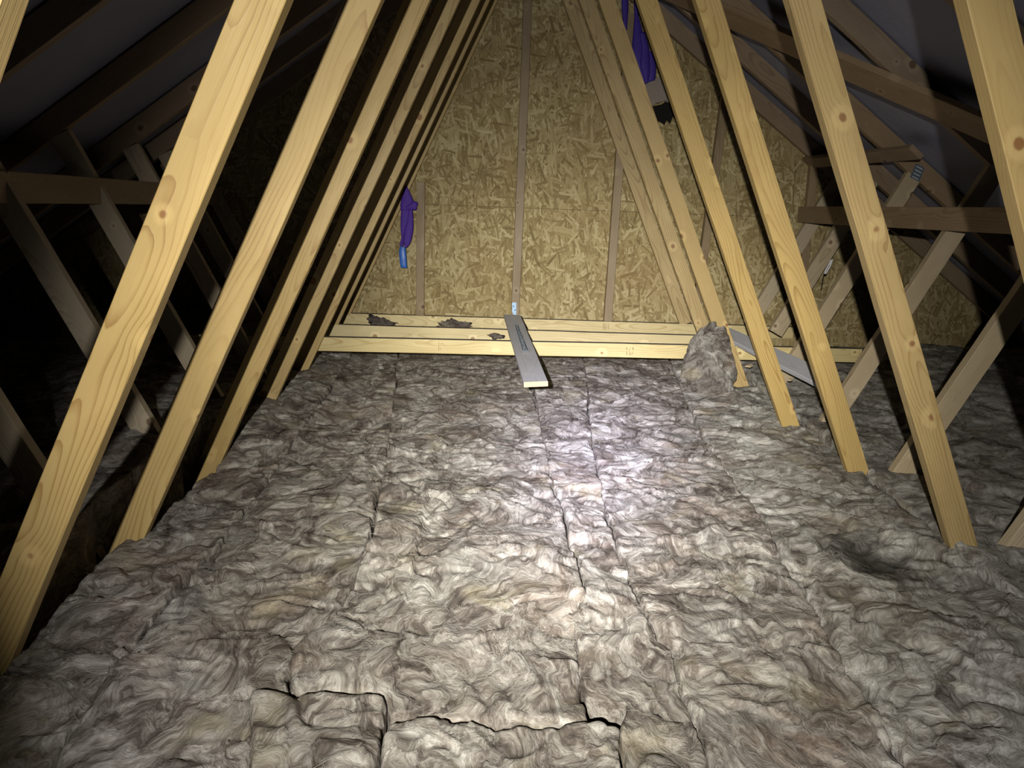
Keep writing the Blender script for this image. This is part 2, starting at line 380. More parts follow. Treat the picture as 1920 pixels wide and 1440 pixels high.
# gable: a timber framed spandrel panel sheathed in oriented strand board, with a ragged lifting hole
YG = YT[7] + 0.047
apex = CZ + 1.62
hole_px = [(1208, 207), (1222, 200), (1240, 196), (1249, 190), (1262, 186), (1272, 200), (1268, 226), (1262, 219), (1256, 233), (1250, 226), (1246, 235), (1236, 228), (1216, 229), (1205, 222)]
hole = [at(px, py, YG) for px, py in hole_px]
bm = bmesh.new()
outer = [(XC - 3.6, 0.0), (XC + 3.6, 0.0), (XC + 3.6, max(0.02, apex - 0.72 * 3.6)), (XC, apex), (XC - 3.6, max(0.02, apex - 0.72 * 3.6))]
def loop(pts):
    vs = [bm.verts.new((x, YG, z)) for x, z in pts]
    return [bm.edges.new((vs[i], vs[(i + 1) % len(vs)])) for i in range(len(vs))]
es = loop(outer) + loop([(h.x, h.z) for h in hole])
bmesh.ops.triangle_fill(bm, edges=es, use_beauty=True, use_dissolve=False)
r = bmesh.ops.extrude_face_region(bm, geom=bm.faces[:])
for v in [e for e in r['geom'] if isinstance(e, bmesh.types.BMVert)]: v.co.y += 0.015
bmesh.ops.recalc_face_normals(bm, faces=bm.faces[:])
gable = tag(link('wall_back', bm, M['osb'], None, (0, 0, 0)), 'gable wall panel of oriented strand board with studs', 'wall', kind='structure')
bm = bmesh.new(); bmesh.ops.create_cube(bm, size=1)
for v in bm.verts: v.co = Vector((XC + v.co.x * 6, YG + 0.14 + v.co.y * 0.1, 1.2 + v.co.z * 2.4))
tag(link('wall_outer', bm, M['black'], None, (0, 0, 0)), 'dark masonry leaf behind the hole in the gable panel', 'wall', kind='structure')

ST = 0.0465
stud_px = [((789.0, 300), (787.5, 590)), ((990, 0), (966, 592)), ((1163, 290), (1140, 602)), ((1352, 250), (1318, 500)), ((1527, 320), (1500, 590))]
for k, (p0, p1) in enumerate(stud_px):
    A, B = at(*p0, YT[7] + 0.006), at(*p1, YT[7] + 0.006)
    xm = A.x + (B.x - A.x) * 0.5
    lo_, hi_ = CZ - 0.615, apex - 0.72 * abs(xm - XC) - 0.03
    if k == 0: hi_ = CZ + 0.14
    if k == 2: hi_ = apex - 0.55
    sl = (A.x - B.x) / (A.z - B.z)
    s = stick('stud', (B.x + sl * (lo_ - B.z), YT[7] + 0.006, lo_), (B.x + sl * (hi_ - B.z), YT[7] + 0.006, hi_), ST, 0.0405, M['stud'], gable, 40 + k)

# ------------------------------------------------------------------ trusses
TL = {0: 'roof truss of which only one web shows, in the top left corner',
      1: 'roof truss with the broadest web, running off the bottom left edge',
      2: 'roof truss whose right web foot is the nearest one standing in the wool',
      3: 'third roof truss from the front, the leaning grey plank ends behind its right web',
      4: 'fourth roof truss from the front, the leaning grey plank passes midway behind its right web',
      5: 'roof truss with the front cross tie lapped behind its webs',
      6: 'roof truss with the middle cross tie, last before the gable wall'}
TRUSS = {}
for k in range(0, 7):
    y = YT[k]; T = empty('roof_truss', (XC, y, 0)); TRUSS[k] = T
    tag(T, TL[k], 'roof truss', 'roof trusses in a row')
    zb = {6: CZ - 0.625}.get(k, 0.0); zt = CZ + 1.36
    stick('web', (web_L(zb, HW), y, zb), (web_L(zt, HW), y, zt), 2 * HW * 0.907, TH, M['pine'], T, 100 + k)
    stick('web', (web_R(zb, HW), y, zb), (web_R(zt, HW), y, zt), 2 * HW * 0.911, TH, M['pine'], T, 120 + k)
    zo0 = 0.0 if k < 6 else CZ - 0.60
    for fn, sg in ((out_L, -1), (out_R, 1)):
        zo1 = CZ + 0.235 if sg > 0 else CZ + 0.22
        stick('strut', (fn(zo0), y, zo0), (fn(zo1), y, zo1), 0.0765, TH, M['pine_pale'], T, 140 + k + sg * 20)
    for sg in (-1, 1):
        x1 = XC + sg * 3.35
        stick('rafter', (XC + sg * 0.03, y, raf(XC + sg * 0.03)), (x1, y, raf(x1)), 0.085, TH, M['pine_brown'], T, 180 + k + sg * 20)

# gable frame webs, struts and rafters lie in the panel's own plane
zb = CZ - 0.616
y = YT[7]
stick('brace', (web_L(zb, HW), y, zb), (web_L(CZ + 1.36, HW), y, CZ + 1.36), 2 * HW * 0.907, TH, M['pine'], gable, 201)
stick('brace', (web_R(zb, HW), y, zb), (web_R(CZ + 1.36, HW), y, CZ + 1.36), 2 * HW * 0.911, TH, M['pine'], gable, 202)
for fn, x1 in ((out_L, CZ + 0.22), (out_R, CZ + 0.235)):
    stick('strut', (fn(zb), y, zb), (fn(x1), y, x1), 0.0765, TH, M['pine_pale'], gable, 203)
for sg in (-1, 1):
    x1 = XC + sg * 3.3
    stick('rafter', (XC + sg * 0.03, y, raf(XC + sg * 0.03)), (x1, y, raf(x1)), 0.085, TH, M['pine_brown'], gable, 205 + sg)

# cross ties: C is lapped behind the fifth truss, B and A carry the sixth truss and the gable frame
def tie(name, ypl, p0, p1, hgt, mat, parent, seed, over=(0, 0)):
    A, B = at(*p0, ypl), at(*p1, ypl)                          # top edge of the front face
    d = (B - A).normalized(); A = A - d * over[0]; B = B + d * over[1]
    nrm = Vector((d.z, 0, -d.x)) * (hgt / 2)
    if nrm.z > 0: nrm = -nrm
    a, b = A + nrm, B + nrm
    return stick(name, a, b, hgt, TH, mat, parent, seed, M['dust'])
TC = tie('tie', YT[5] + TH + 0.001, (607, 632), (1617, 654), 0.070, M['pine_yellow'], TRUSS[5], 301, (0.75, 0.0))
TB = tie('tie', YT[6], (628, 608.2), (1240, 627), 0.070, M['pine_yellow'], TRUSS[6], 302, (0.55, 0.35))
TA = tie('plate', YT[7], (655, 587.5), (1240, 605.6), 0.072, M['pine_yellow'], gable, 303, (0.6, 0.8))

# ------------------------------------------------------------------ mineral wool
def perlin(x, y, seed):
    xi = np.floor(x).astype(np.int64); yi = np.floor(y).astype(np.int64); xf = x - xi; yf = y - yi
    def gr(ix, iy):
        h = (ix * 374761393 + iy * 668265263 + seed * 974711) & 0x7fffffff
        h = ((h ^ (h >> 13)) * 1274126177) & 0x7fffffff; h = h ^ (h >> 16)
        a = (h % 4096) / 4096.0 * 2 * np.pi; return np.cos(a), np.sin(a)
    u = xf * xf * xf * (xf * (xf * 6 - 15) + 10); v = yf * yf * yf * (yf * (yf * 6 - 15) + 10)
    def dot(dx, dy): gx, gy = gr(xi + dx, yi + dy); return gx * (xf - dx) + gy * (yf - dy)
    n0 = dot(0, 0) * (1 - u) + dot(1, 0) * u; n1 = dot(0, 1) * (1 - u) + dot(1, 1) * u
    return (n0 * (1 - v) + n1 * v) * 1.5
def fbm(x, y, seed, octv=4, gain=0.5):
    s = 0; a = 1.0
    for i in range(octv): s = s + a * perlin(x, y, seed + i * 17); x = x * 2.03 + 5.1; y = y * 2.03 + 1.7; a *= gain
    return s
def tufts(x, y, seed, turn=0.0):
    """woolly relief in metres: soft pillows with creased valleys, pulled folds and small curls"""
    c, s = math.cos(turn), math.sin(turn); x, y = c * x + s * y, -s * x + c * y
    wx = fbm(x * 3.1, y * 3.1, seed, 3); wy = fbm(x * 3.1 + 9, y * 3.1 + 4, seed + 3, 3)
    X = x + 0.10 * wx; Yq = y + 0.10 * wy
    wx2 = fbm(X * 11, Yq * 11, seed + 5, 2); wy2 = fbm(X * 11 + 3, Yq * 11 + 7, seed + 6, 2)
    X2 = X + 0.024 * wx2; Y2 = Yq + 0.024 * wy2
    for fq, amp in ((6.5, 0.030), (15.0, 0.013)):
        an = 9.0 * perlin(X2 * fq, Y2 * fq * 0.6, seed + 8) * 0.5
        X2 = X2 + amp * np.cos(an); Y2 = Y2 + 1.7 * amp * np.sin(an)
    h = 0.014 * fbm(X * 3.0, Yq * 3.5, seed + 11, 2)
    h = h + 0.010 * fbm(X2 * 10, Y2 * 6.5, seed + 25, 2) - 0.006 * np.abs(fbm(X2 * 11.0, Y2 * 7, seed + 21, 2, 0.5))
    h = h + 0.0042 * fbm(X2 * 26, Y2 * 18, seed + 35, 2) - 0.0035 * np.abs(fbm(X2 * 28, Y2 * 20, seed + 31, 2))
    h = h + 0.0014 * fbm(X2 * 80, Y2 * 60, seed + 41, 2)
    return h

def line_of(px, z):
    P = sorted([(atz(a, b, z).y, atz(a, b, z).x) for a, b in px]); ys = np.array([p[0] for p in P]); xs = np.array([p[1] for p in P])
    return lambda Y: np.interp(Y, ys, xs)
const = lambda v: (lambda Y: np.full_like(np.asarray(Y, float), v))
ZS = CZ - 0.845
def zmid(X, Y): return CZ + np.interp(Y, [0, 2.9, 3.3, 3.7, 4.5], [-0.85, -0.85, -0.825, -0.805, -0.80])
def zleft(X, Y):
    e = CZ + np.interp(Y, [0.5, 1.3, 1.9, 2.5, 2.78, 3.1, 3.7, 4.5], [-0.85, -0.835, -0.865, -0.86, -0.80, -0.772, -0.785, -0.78])
    f = np.clip((X + 0.85) / 0.30, 0, 1); f = f * f * (3 - 2 * f); return e * (1 - f) + zmid(X, Y) * f
H1, H2 = atz(1640, 1030, ZS), atz(1575, 1285, ZS)
def ztorn(X, Y):
    z = zmid(X, Y)
    for h, rx, ry, dp in ((H1, 0.11, 0.13, 0.035), (H2, 0.07, 0.09, 0.03)): z = z - dp * np.exp(-((X - h.x) / rx) ** 2 - ((Y - h.y) / ry) ** 2)
    return z
def zright(X, Y): return CZ + np.interp(Y, [0, 2.4, 3.1, 3.7, 4.4], [-0.85, -0.84, -0.82, -0.78, -0.74]) + np.clip((X - 1.9) * 0.10, 0, 0.06) * np.clip((Y - 2.5), 0, 1)
def zfar(X, Y): return CZ - 0.79 + 0.03 * np.sin(X * 3 + Y * 2)

def batt(name, left, right, y0, y1, zf, label, seed, mat='wool', gap=0.0, rag=0.0045, turn=0.0, yend0=None, fibres=0, opening=0.0, dx=0.0085, dy=0.0075, group=None):
    ny = int((y1 - y0) / dy)
    Ys = np.linspace(y0, y1, ny)
    # finer rows close to the lens
    wid = float(np.mean(right(Ys) - left(Ys))); nx = max(12, int(wid / dx))
    u = np.linspace(0, 1, nx); e = min(0.5, 0.007 / wid)
    u = np.concatenate([[0, 0], [e * 0.15, e * 0.4, e * 0.75], u[1:-1], [1 - e * 0.75, 1 - e * 0.4, 1 - e * 0.15], [1, 1]]); u.sort()
    U, YY = np.meshgrid(u, Ys)
    crk = lambda q: opening - 0.0035 + 0.016 * np.clip(fbm(Ys * 3.2, Ys * 0 + q, seed + 60, 3) - 0.05, 0, 1) + 0.0025 * fbm(Ys * 38, Ys * 0 + q, seed + 66, 2)
    Lb = left(Ys) + gap + crk(1.7) + rag * (fbm(Ys * 9, Ys * 0 + 0.3, seed + 70, 3))
    Rb = right(Ys) - gap - crk(6.1) + rag * (fbm(Ys * 9, Ys * 0 + 8.3, seed + 75, 3))
    X = Lb[:, None] + (Rb - Lb)[:, None] * U
    Yv = YY.copy()
    if yend0 is not None: Yv = y0 + (YY - y0) + (yend0(X) * (1 - (YY - y0) / (y1 - y0)))
    Z = zf(X, Yv) + tufts(X, Yv, seed, turn)
    edge = np.minimum(X - Lb[:, None], Rb[:, None] - X); edge = np.maximum(edge, 0)
    ends = np.minimum(YY - y0, y1 - YY)
    soft = 0.0025 + 0.004 * fbm(Yv * 5, X * 5, seed + 90, 2)
    soft = np.clip(soft, 0.0012, 0.005)
    Z = Z - 0.030 * np.exp(-(edge / soft) ** 1.2) - 0.035 * np.exp(-(ends / 0.006) ** 1.2)
    Z[:, 0] = Z[:, -1] = 0.02; Z[0, :] = 0.02; Z[-1, :] = 0.02
    Yv[0, :] = Yv[1, :] - 0.001; Yv[-1, :] = Yv[-2, :] + 0.001
    cx, cyy = float(X.mean()), float(Yv.mean())
    n, m = X.shape
    co = np.stack([X - cx, Yv - cyy, Z], -1).reshape(-1, 3)
    idx = np.arange(n * m).reshape(n, m)
    q = np.stack([idx[:-1, :-1], idx[:-1, 1:], idx[1:, 1:], idx[1:, :-1]], -1).reshape(-1, 4)
    me = bpy.data.meshes.new(name); me.vertices.add(n * m); me.vertices.foreach_set('co', co.ravel())
    me.loops.add(q.size); me.loops.foreach_set('vertex_index', q.ravel().astype(np.int32))
    me.polygons.add(len(q)); me.polygons.foreach_set('loop_start', (np.arange(len(q)) * 4).astype(np.int32))
    me.polygons.foreach_set('use_smooth', np.ones(len(q), bool))
    me.update(); me.validate(); me.materials.append(M[mat])
    o = bpy.data.objects.new(name, me); COL.objects.link(o); o.location = (cx, cyy, 0)
    tag(o, label, 'insulation', group)
    if fibres:                                                     # loose strands teased out of the face, most along the seams
        r = np.random.default_rng(seed); n_ = fibres
        fy = y0 + 0.06 + (y1 - y0 - 0.2) * r.random(n_) ** 1.7; uu = r.random(n_); uu = np.where(r.random(n_) < 0.35, np.where(uu < 0.5, uu * 0.05, 1 - (1 - uu) * 0.05), uu)
        fx = left(fy) + (right(fy) - left(fy)) * uu
        K = 9; ln = 0.018 + 0.05 * r.random(n_) ** 2; th = r.random(n_) * 2 * np.pi; cv = r.normal(0, 1.0, n_) * 0.28; rad = 0.00014 + 0.00018 * r.random(n_)
        PX = np.zeros((n_, K)); PY = np.zeros((n_, K)); x_, y_ = fx.copy(), fy.copy()
        for i in range(K):
            PX[:, i], PY[:, i] = x_, y_; x_ = x_ + np.cos(th) * ln / K; y_ = y_ + np.sin(th) * ln / K * 1.4; th = th + cv + r.normal(0, 0.15, n_)
        PZ = zf(PX, PY) + tufts(PX, PY, seed, turn) + 0.0008 + (0.001 + 0.003 * r.random((n_, 1))) * np.sin(np.linspace(0, np.pi, K))[None]
        verts = []; a3 = [0, 2.094, 4.189]
        T = np.gradient(np.stack([PX, PY], -1), axis=1); T /= np.linalg.norm(T, axis=-1, keepdims=True) + 1e-9
        V = np.stack([np.stack([PX - T[..., 1] * np.cos(a) * rad[:, None] - cx, PY + T[..., 0] * np.cos(a) * rad[:, None] - cyy, PZ + np.sin(a) * rad[:, None]], -1) for a in a3], 2).reshape(-1, 3)
        base = np.arange(n_)[:, None, None] * K * 3 + np.arange(K - 1)[None, :, None] * 3; j = np.arange(3)[None, None]; j2 = (j + 1) % 3
        Q = np.stack([base + j, base + j2, base + 3 + j2, base + 3 + j], -1).reshape(-1, 4)
        fm = bpy.data.meshes.new('loose_fibres'); fm.from_pydata(V.tolist(), [], Q.tolist()); fm.materials.append(M['fibre'])
        fo = bpy.data.objects.new('loose_fibres', fm); COL.objects.link(fo); fo.parent = o; fo['kind'] = 'stuff'
    return o

seamA = line_of([(745, 655), (745, 690), (740, 745), (722, 870), (700, 960), (690, 1010), (665, 1080), (615, 1160), (548, 1200), (540, 1285), (472, 1305), (466, 1440), (460, 1560)], ZS)
seamB = line_of([(955, 655), (963, 675), (975, 715), (1000, 740), (1012, 790), (1030, 870), (1047, 925), (1065, 1000), (1083, 1060), (1094, 1110), (1075, 1150), (1080, 1240), (1098, 1290), (1168, 1312), (1165, 1380), (1190, 1440), (1205, 1560)], ZS)
seamC = line_of([(1090, 655), (1105, 770), (1112, 830), (1130, 925), (1150, 985), (1172, 1050), (1195, 1110), (1235, 1190), (1262, 1215), (1282, 1290), (1310, 1350), (1340, 1440), (1375, 1560)], ZS)
seamD = line_of([(662, 655), (660, 680), (620, 740), (580, 790), (480, 920), (410, 1010), (305, 1130), (190, 1280), (80, 1440), (0, 1560)], ZS)
seamE = line_of([(1240, 655), (1290, 770), (1350, 860), (1430, 970), (1480, 1070), (1540, 1150), (1590, 1250), (1650, 1330), (1710, 1440), (1760, 1560)], ZS)
edgeL = line_of([(612, 665), (570, 692), (502, 737), (404, 866), (212, 1014), (20, 1238), (-100, 1400), (-220, 1560)], ZS)
YN = 0.62
yc1 = float(atz(600, 1292, ZS).y); yc2 = float(atz(950, 1342, ZS).y); xs = float(atz(722, 1310, ZS).x)
BG = 'mineral wool batts over the joists'
batt('insulation_batt', edgeL, seamD, YN, 4.40, zleft, 'mineral wool batt along the feet of the left webs', 11, group=BG, fibres=110)
batt('insulation_batt', seamD, seamA, YN, 4.40, zleft, 'mineral wool batt second from the left webs, one crease away', 23, group=BG, fibres=70)
batt('insulation_batt', seamA, seamB, yc1 + 0.002, 4.40, zmid, 'long mineral wool batt leading up to the loose plank from the cut pieces', 37, group=BG, fibres=360, yend0=lambda X: (yc2 - yc1 - 0.004) * np.clip((X - xs) / 0.012, 0, 1))
batt('insulation_batt', seamB, seamC, YN, 4.40, zmid, 'narrow brightly lit mineral wool batt right of the black central crack', 41, group=BG, opening=0.0022, fibres=180)
batt('insulation_batt', seamC, seamE, YN, 4.40, zmid, 'wide mineral wool batt right of the thin diagonal crack', 53, group=BG, fibres=260)
TB = batt('insulation_batt', seamE, lambda Y: np.maximum(np.interp(Y, [0.6, 1.0, 1.9, 2.5, 3.0, 4.4], [1.25, 1.29, 1.31, 1.37, 1.40, 1.42]), seamE(Y) + 0.14), YN, 4.40, ztorn, 'pulled and torn mineral wool batt along the feet of the right webs', 61, 'wool_torn', turn=math.radians(-50), group=BG, fibres=200)
def dark_patches(mat, o, spots):                                            # darker colour in patches over the hollows of the torn face
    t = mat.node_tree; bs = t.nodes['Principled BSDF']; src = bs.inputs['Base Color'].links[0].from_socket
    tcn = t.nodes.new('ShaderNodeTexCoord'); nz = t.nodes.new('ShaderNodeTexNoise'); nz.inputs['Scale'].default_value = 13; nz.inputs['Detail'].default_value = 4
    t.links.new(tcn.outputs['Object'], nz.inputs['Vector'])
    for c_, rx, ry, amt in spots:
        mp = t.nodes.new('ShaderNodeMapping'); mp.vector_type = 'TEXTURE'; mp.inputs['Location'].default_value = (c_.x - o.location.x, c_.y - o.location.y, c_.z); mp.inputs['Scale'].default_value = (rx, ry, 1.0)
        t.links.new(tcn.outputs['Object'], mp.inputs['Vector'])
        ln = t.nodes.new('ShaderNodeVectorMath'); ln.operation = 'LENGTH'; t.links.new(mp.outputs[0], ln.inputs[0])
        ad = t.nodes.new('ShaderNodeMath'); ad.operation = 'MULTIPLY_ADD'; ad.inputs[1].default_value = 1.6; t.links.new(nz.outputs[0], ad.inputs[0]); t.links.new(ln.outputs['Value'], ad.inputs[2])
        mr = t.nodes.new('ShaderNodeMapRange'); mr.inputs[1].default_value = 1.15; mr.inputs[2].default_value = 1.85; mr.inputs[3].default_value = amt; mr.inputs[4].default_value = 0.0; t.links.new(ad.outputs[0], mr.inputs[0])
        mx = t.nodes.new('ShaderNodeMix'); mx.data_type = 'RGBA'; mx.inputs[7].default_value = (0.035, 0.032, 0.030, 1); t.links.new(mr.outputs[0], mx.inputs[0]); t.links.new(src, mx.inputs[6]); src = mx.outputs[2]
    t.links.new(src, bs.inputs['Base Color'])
dark_patches(M['wool_torn'], TB, [(H1, 0.13, 0.17, 0.85), (H2, 0.07, 0.09, 0.75)])
batt('insulation_batt', lambda Y: np.maximum(np.interp(Y, [0.6, 1.0, 1.9, 2.5, 3.0, 4.4], [1.255, 1.295, 1.315, 1.375, 1.405, 1.425]), seamE(Y) + 0.145), const(3.3), YN, 4.40, zright, 'shadowed mineral wool beyond the right webs towards the eaves', 71, 'wool_pulled', dx=0.018, dy=0.015, group=BG, turn=math.radians(-50))
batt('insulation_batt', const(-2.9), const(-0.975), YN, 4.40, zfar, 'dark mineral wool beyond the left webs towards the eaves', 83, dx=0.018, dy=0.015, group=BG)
pl = line_of([(470, 1290), (466, 1440), (462, 1560)], ZS); pr = line_of([(722, 1290), (714, 1345), (704, 1440), (696, 1560)], ZS)
batt('insulation_offcut', pl, pr, YN, yc1 - 0.001, lambda X, Y: zmid(X, Y) + 0.012, 'cut piece of mineral wool at the front, its black slit on the right', 91, rag=0.003, dx=0.006, dy=0.006, group='cut mineral wool pieces', fibres=70)
pl2 = line_of([(732, 1338), (716, 1380), (706, 1440), (698, 1560)], ZS); pr2 = line_of([(1168, 1312), (1160, 1390), (1165, 1440), (1180, 1560)], ZS)
batt('insulation_offcut', pl2, pr2, YN, yc2 + 0.0, lambda X, Y: zmid(X, Y) + 0.006, 'wide cut piece of mineral wool at the bottom centre edge', 97, rag=0.003, dx=0.006, dy=0.006, group='cut mineral wool pieces', fibres=70)

def lump(name, c, rad, seed, label, cat, mat='wool_dark', group=None, amp=0.35, freq=1.6, sub=4, shape=None):
    bm = bmesh.new(); bmesh.ops.create_icosphere(bm, subdivisions=sub, radius=1)
    co = np.array([v.co[:] for v in bm.verts])
    n = fbm(co[:, 0] * freq + co[:, 2] * 0.7, co[:, 2] * freq * 1.3 + co[:, 1], seed, 3, 0.45)
    n2 = 0.6 * np.abs(fbm(co[:, 0] * freq * 2.7 + 4, co[:, 2] * freq * 2.7 + co[:, 1] * 2, seed + 5, 2, 0.5))
    for v, a, b in zip(bm.verts, n, n2):
        p = v.co * (1 + amp * float(a) + amp * 0.9 * (float(b) - 0.3))
        p = Vector((p.x * rad[0], p.y * rad[1], p.z * rad[2]))
        if shape: p = shape(p)
        v.co = p
    o = link(name, bm, M[mat], None, c, smooth=True)
    return tag(o, label, cat, group)

c = at(1336, 676, 3.60)
def lean(p):
    f = (p.z / 0.20 + 1) / 2
    s = 1.05 - 0.42 * max(0, f) ** 1.5
    return Vector((p.x * s - 0.035 * f + 0.02 - 0.02 * math.sin(f * 3), p.y * (1 - 0.3 * f), p.z))
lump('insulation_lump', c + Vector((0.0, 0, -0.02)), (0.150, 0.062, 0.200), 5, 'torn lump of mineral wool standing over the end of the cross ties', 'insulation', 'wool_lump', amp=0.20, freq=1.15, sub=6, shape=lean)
g1, g2, g3 = at(716, 606, 4.40), at(850, 611, 4.40), at(930, 630, 3.99)
lump('wool_scrap', g1 + Vector((0, 0, 0)), (0.082, 0.035, 0.026), 8, 'small dark wool scrap lying on the cross ties at left', 'wool scrap', group='wool scraps on the ties', amp=0.5, shape=lambda p: Vector((p.x, p.y, p.z * (1.25 - 9 * p.x if p.x < 0 else max(0.35, 1.25 - 11 * p.x)))))
lump('wool_scrap', g2, (0.090, 0.035, 0.032), 9, 'larger dark wool scrap on the cross ties left of the plank', 'wool scrap', group='wool scraps on the ties', amp=0.5)
lump('wool_scrap', g3, (0.045, 0.03, 0.014), 10, 'tiny dark wool scrap against the left edge of the plank', 'wool scrap', group='wool scraps on the ties', amp=0.5, sub=3)

# ------------------------------------------------------------------ loose plank with its printed strip, and the steel strap behind it
Yn, Yf = 2.90, 4.23
pa, pb, pc_, pd = at(982, 716.5, Yn), at(1027.5, 714.5, Yn), at(976, 590.5, Yf), at(945, 589.5, Yf)
PL = board_from_corners('plank', (pa, pb, pc_, pd), 0.021, [M['pine_grey'], M['sawn_end']], seed=3)
tag(PL, 'loose grey plank lying over the cross ties onto the wool', 'plank')
nrm = ((pb - pa).cross(pd - pa)).normalized()
def on_plank(px, py, lift):
    d = Vector(ray(px, py)); o_ = Vector((0, 0, CZ)); t = (pa - o_).dot(nrm) / d.dot(nrm); return o_ + d * t + nrm * lift
def child_mesh(name, bm, mat, parent):
    me = bpy.data.meshes.new(name); bm.normal_update(); bm.to_mesh(me); bm.free(); me.materials.append(mat)
    o = bpy.data.objects.new(name, me); COL.objects.link(o); o.parent = parent; o.matrix_parent_inverse = parent.matrix_world.inverted() if parent.matrix_world != Matrix() else Matrix.Translation(-base_of(parent)); return o
def quad_plate(bm, pts, n, th):
    lo_v = [bm.verts.new(p) for p in pts]; hi_v = [bm.verts.new(p + n * th) for p in pts]
    bm.faces.new(hi_v)
    for i in range(4): bm.faces.new((lo_v[i], lo_v[(i + 1) % 4], hi_v[(i + 1) % 4], hi_v[i]))
L0, L1, R0, R1 = (962, 598), (980, 657), (966.5, 597), (990.5, 656)
def strip(f, s): 
    x0 = L0[0] + (L1[0] - L0[0]) * f; x1 = R0[0] + (R1[0] - R0[0]) * f; y = L0[1] + (L1[1] - L0[1]) * f
    return on_plank(x0 + (x1 - x0) * s, y, 0.0004)
bm = bmesh.new(); quad_plate(bm, [strip(0.20, 0), strip(1, 0), strip(1, 1), strip(0.20, 1)][::-1], nrm, 0.0004)
bmesh.ops.recalc_face_normals(bm, faces=bm.faces[:])
bpy.context.view_layer.update()
tag(child_mesh('printed_strip', bm, M['inkblue'], PL), 'blue grey printed strip')
bm = bmesh.new(); rr = random.Random(4)
f = 0.02
while f < 0.985:
    df = 0.024
    a0, a1 = 0.18 + rr.uniform(-.05, .1), 0.80 + rr.uniform(-.15, .08)
    for s0, s1 in (((a0, a0 + 0.22), (a1 - 0.2, a1)) if rr.random() < 0.6 else ((a0, a1),)):
        P4 = [strip(f, s0), strip(f + df * 0.45, s0), strip(f + df * 0.45, s1), strip(f, s1)]
        quad_plate(bm, [p + nrm * 0.0006 for p in P4][::-1], nrm, 0.0003)
    f += df
quad_plate(bm, [p + nrm * 0.0003 for p in (strip(1.005, -0.1), strip(1.022, -0.1), strip(1.022, 1.15), strip(1.005, 1.15))][::-1], nrm, 0.0003)
bmesh.ops.recalc_face_normals(bm, faces=bm.faces[:])
tag(child_mesh('print_marks', bm, M['inklight'], PL), 'pale faded print on the plank')

ys = YT[7] + 0.004
def poly_plate(name, pts, y, th, mat, parent=None, holes=()):
    P = [at(a, b, y) for a, b in pts]; bm = bmesh.new(); c = sum(P, Vector()) / len(P)
    vs = [bm.verts.new(p - c) for p in P]; fa = bm.faces.new(vs)
    r = bmesh.ops.extrude_face_region(bm, geom=[fa])
    for v in [e for e in r['geom'] if isinstance(e, bmesh.types.BMVert)]: v.co.y -= th
    bmesh.ops.recalc_face_normals(bm, faces=bm.faces[:])
    bmesh.ops.bevel(bm, geom=bm.edges[:], offset=min(0.0006, th * 0.3), segments=1, affect='EDGES')
    return link(name, bm, mat, parent, c)
SP = poly_plate('steel_strap', [(960.2, 567), (968.2, 567), (968.2, 592), (963.5, 592), (960.2, 584)], ys, 0.0018, M['steel'])
tag(SP, 'galvanised steel strap nailed to the foot of the central stud', 'strap')
for a, b in ((962.8, 574.3), (965.8, 581.5)):
    bm = bmesh.new(); bmesh.ops.create_cone(bm, cap_ends=True, segments=12, radius1=0.0036, radius2=0.0030, depth=0.0022)
    bmesh.ops.rotate(bm, verts=bm.verts, cent=(0, 0, 0), matrix=Matrix.Rotation(math.radians(90), 3, 'X'))
    link('nail', bm, M['black'], SP, at(a, b, ys - 0.0025))

# grade stamps on the front tie (short brown strokes, too worn to read)
def strokes(name, cells, y, mat, parent):
    bm = bmesh.new()
    for (a, b, ww, hh) in cells:
        P4 = [at(a, b, y), at(a + ww, b, y), at(a + ww, b + hh, y), at(a, b + hh, y)]
        quad_plate(bm, P4, Vector((0, -1, 0)), 0.0004)
    bmesh.ops.recalc_face_normals(bm, faces=bm.faces[:])
    cn = sum((v.co for v in bm.verts), Vector()) / len(bm.verts)
    for v in bm.verts: v.co -= cn
    return link(name, bm, mat, parent, cn)
yC = YT[5] + TH + 0.0008
strokes('grade_stamp', [(1174.6, 651, .9, 5.5), (1174.6, 658.5, .9, 7), (1179.4, 655, .8, 3), (1181.6, 650.8, .9, 1.2), (1179.6, 660, 2.2, .8), (1179.6, 663, .9, 3), (1182, 662, .8, 3), (1186.4, 650.6, 1.1, 6), (1184.8, 662, .8, 2.4), (1186.2, 660.5, .8, 1.5)], yC, M['ink'], TRUSS[5])
strokes('grade_stamp', [(822.5, 642, .7, 5), (822.5, 649, .7, 9), (826, 644, .7, 2), (829, 643, .7, 3), (833, 645, .7, 2), (826, 652, .7, 4)], yC, M['ink'], TRUSS[5])
strokes('grade_stamp', [(1131, 606.5, .6, 12), (1133.6, 606.5, .6, 12), (1136, 607, .5, 12), (1140, 607, .6, 11)], YT[7] - 0.0008, M['ink'], gable)
# printed truss label on the strut behind the second web
def lab(a, b, c, d, y, mat, name, parent): 
    return poly_plate(name, [a, b, c, d], y, 0.0008, mat, parent)
LB = lab((1718, 306), (1734, 315), (1723, 341), (1706, 332), YT[5] - 0.0003, M['inkblue'], 'printed_label', TRUSS[5])
tag(LB, 'dark blue grey printed label')
for q in range(4):
    t0 = 0.12 + q * 0.24
    A0 = (1718 + (1706 - 1718) * t0, 306 + (332 - 306) * t0); B0 = (1734 + (1723 - 1734) * t0, 315 + (341 - 315) * t0)
    e0 = ((A0[0] * .85 + B0[0] * .15), (A0[1] * .85 + B0[1] * .15)); e1 = ((A0[0] * .15 + B0[0] * .85), (A0[1] * .15 + B0[1] * .85))
    link_ = lab(e0, e1, (e1[0] - 1.0, e1[1] + 2.2), (e0[0] - 1.0, e0[1] + 2.2), YT[5] - 0.0013, M['inklight'], 'label_print', LB)

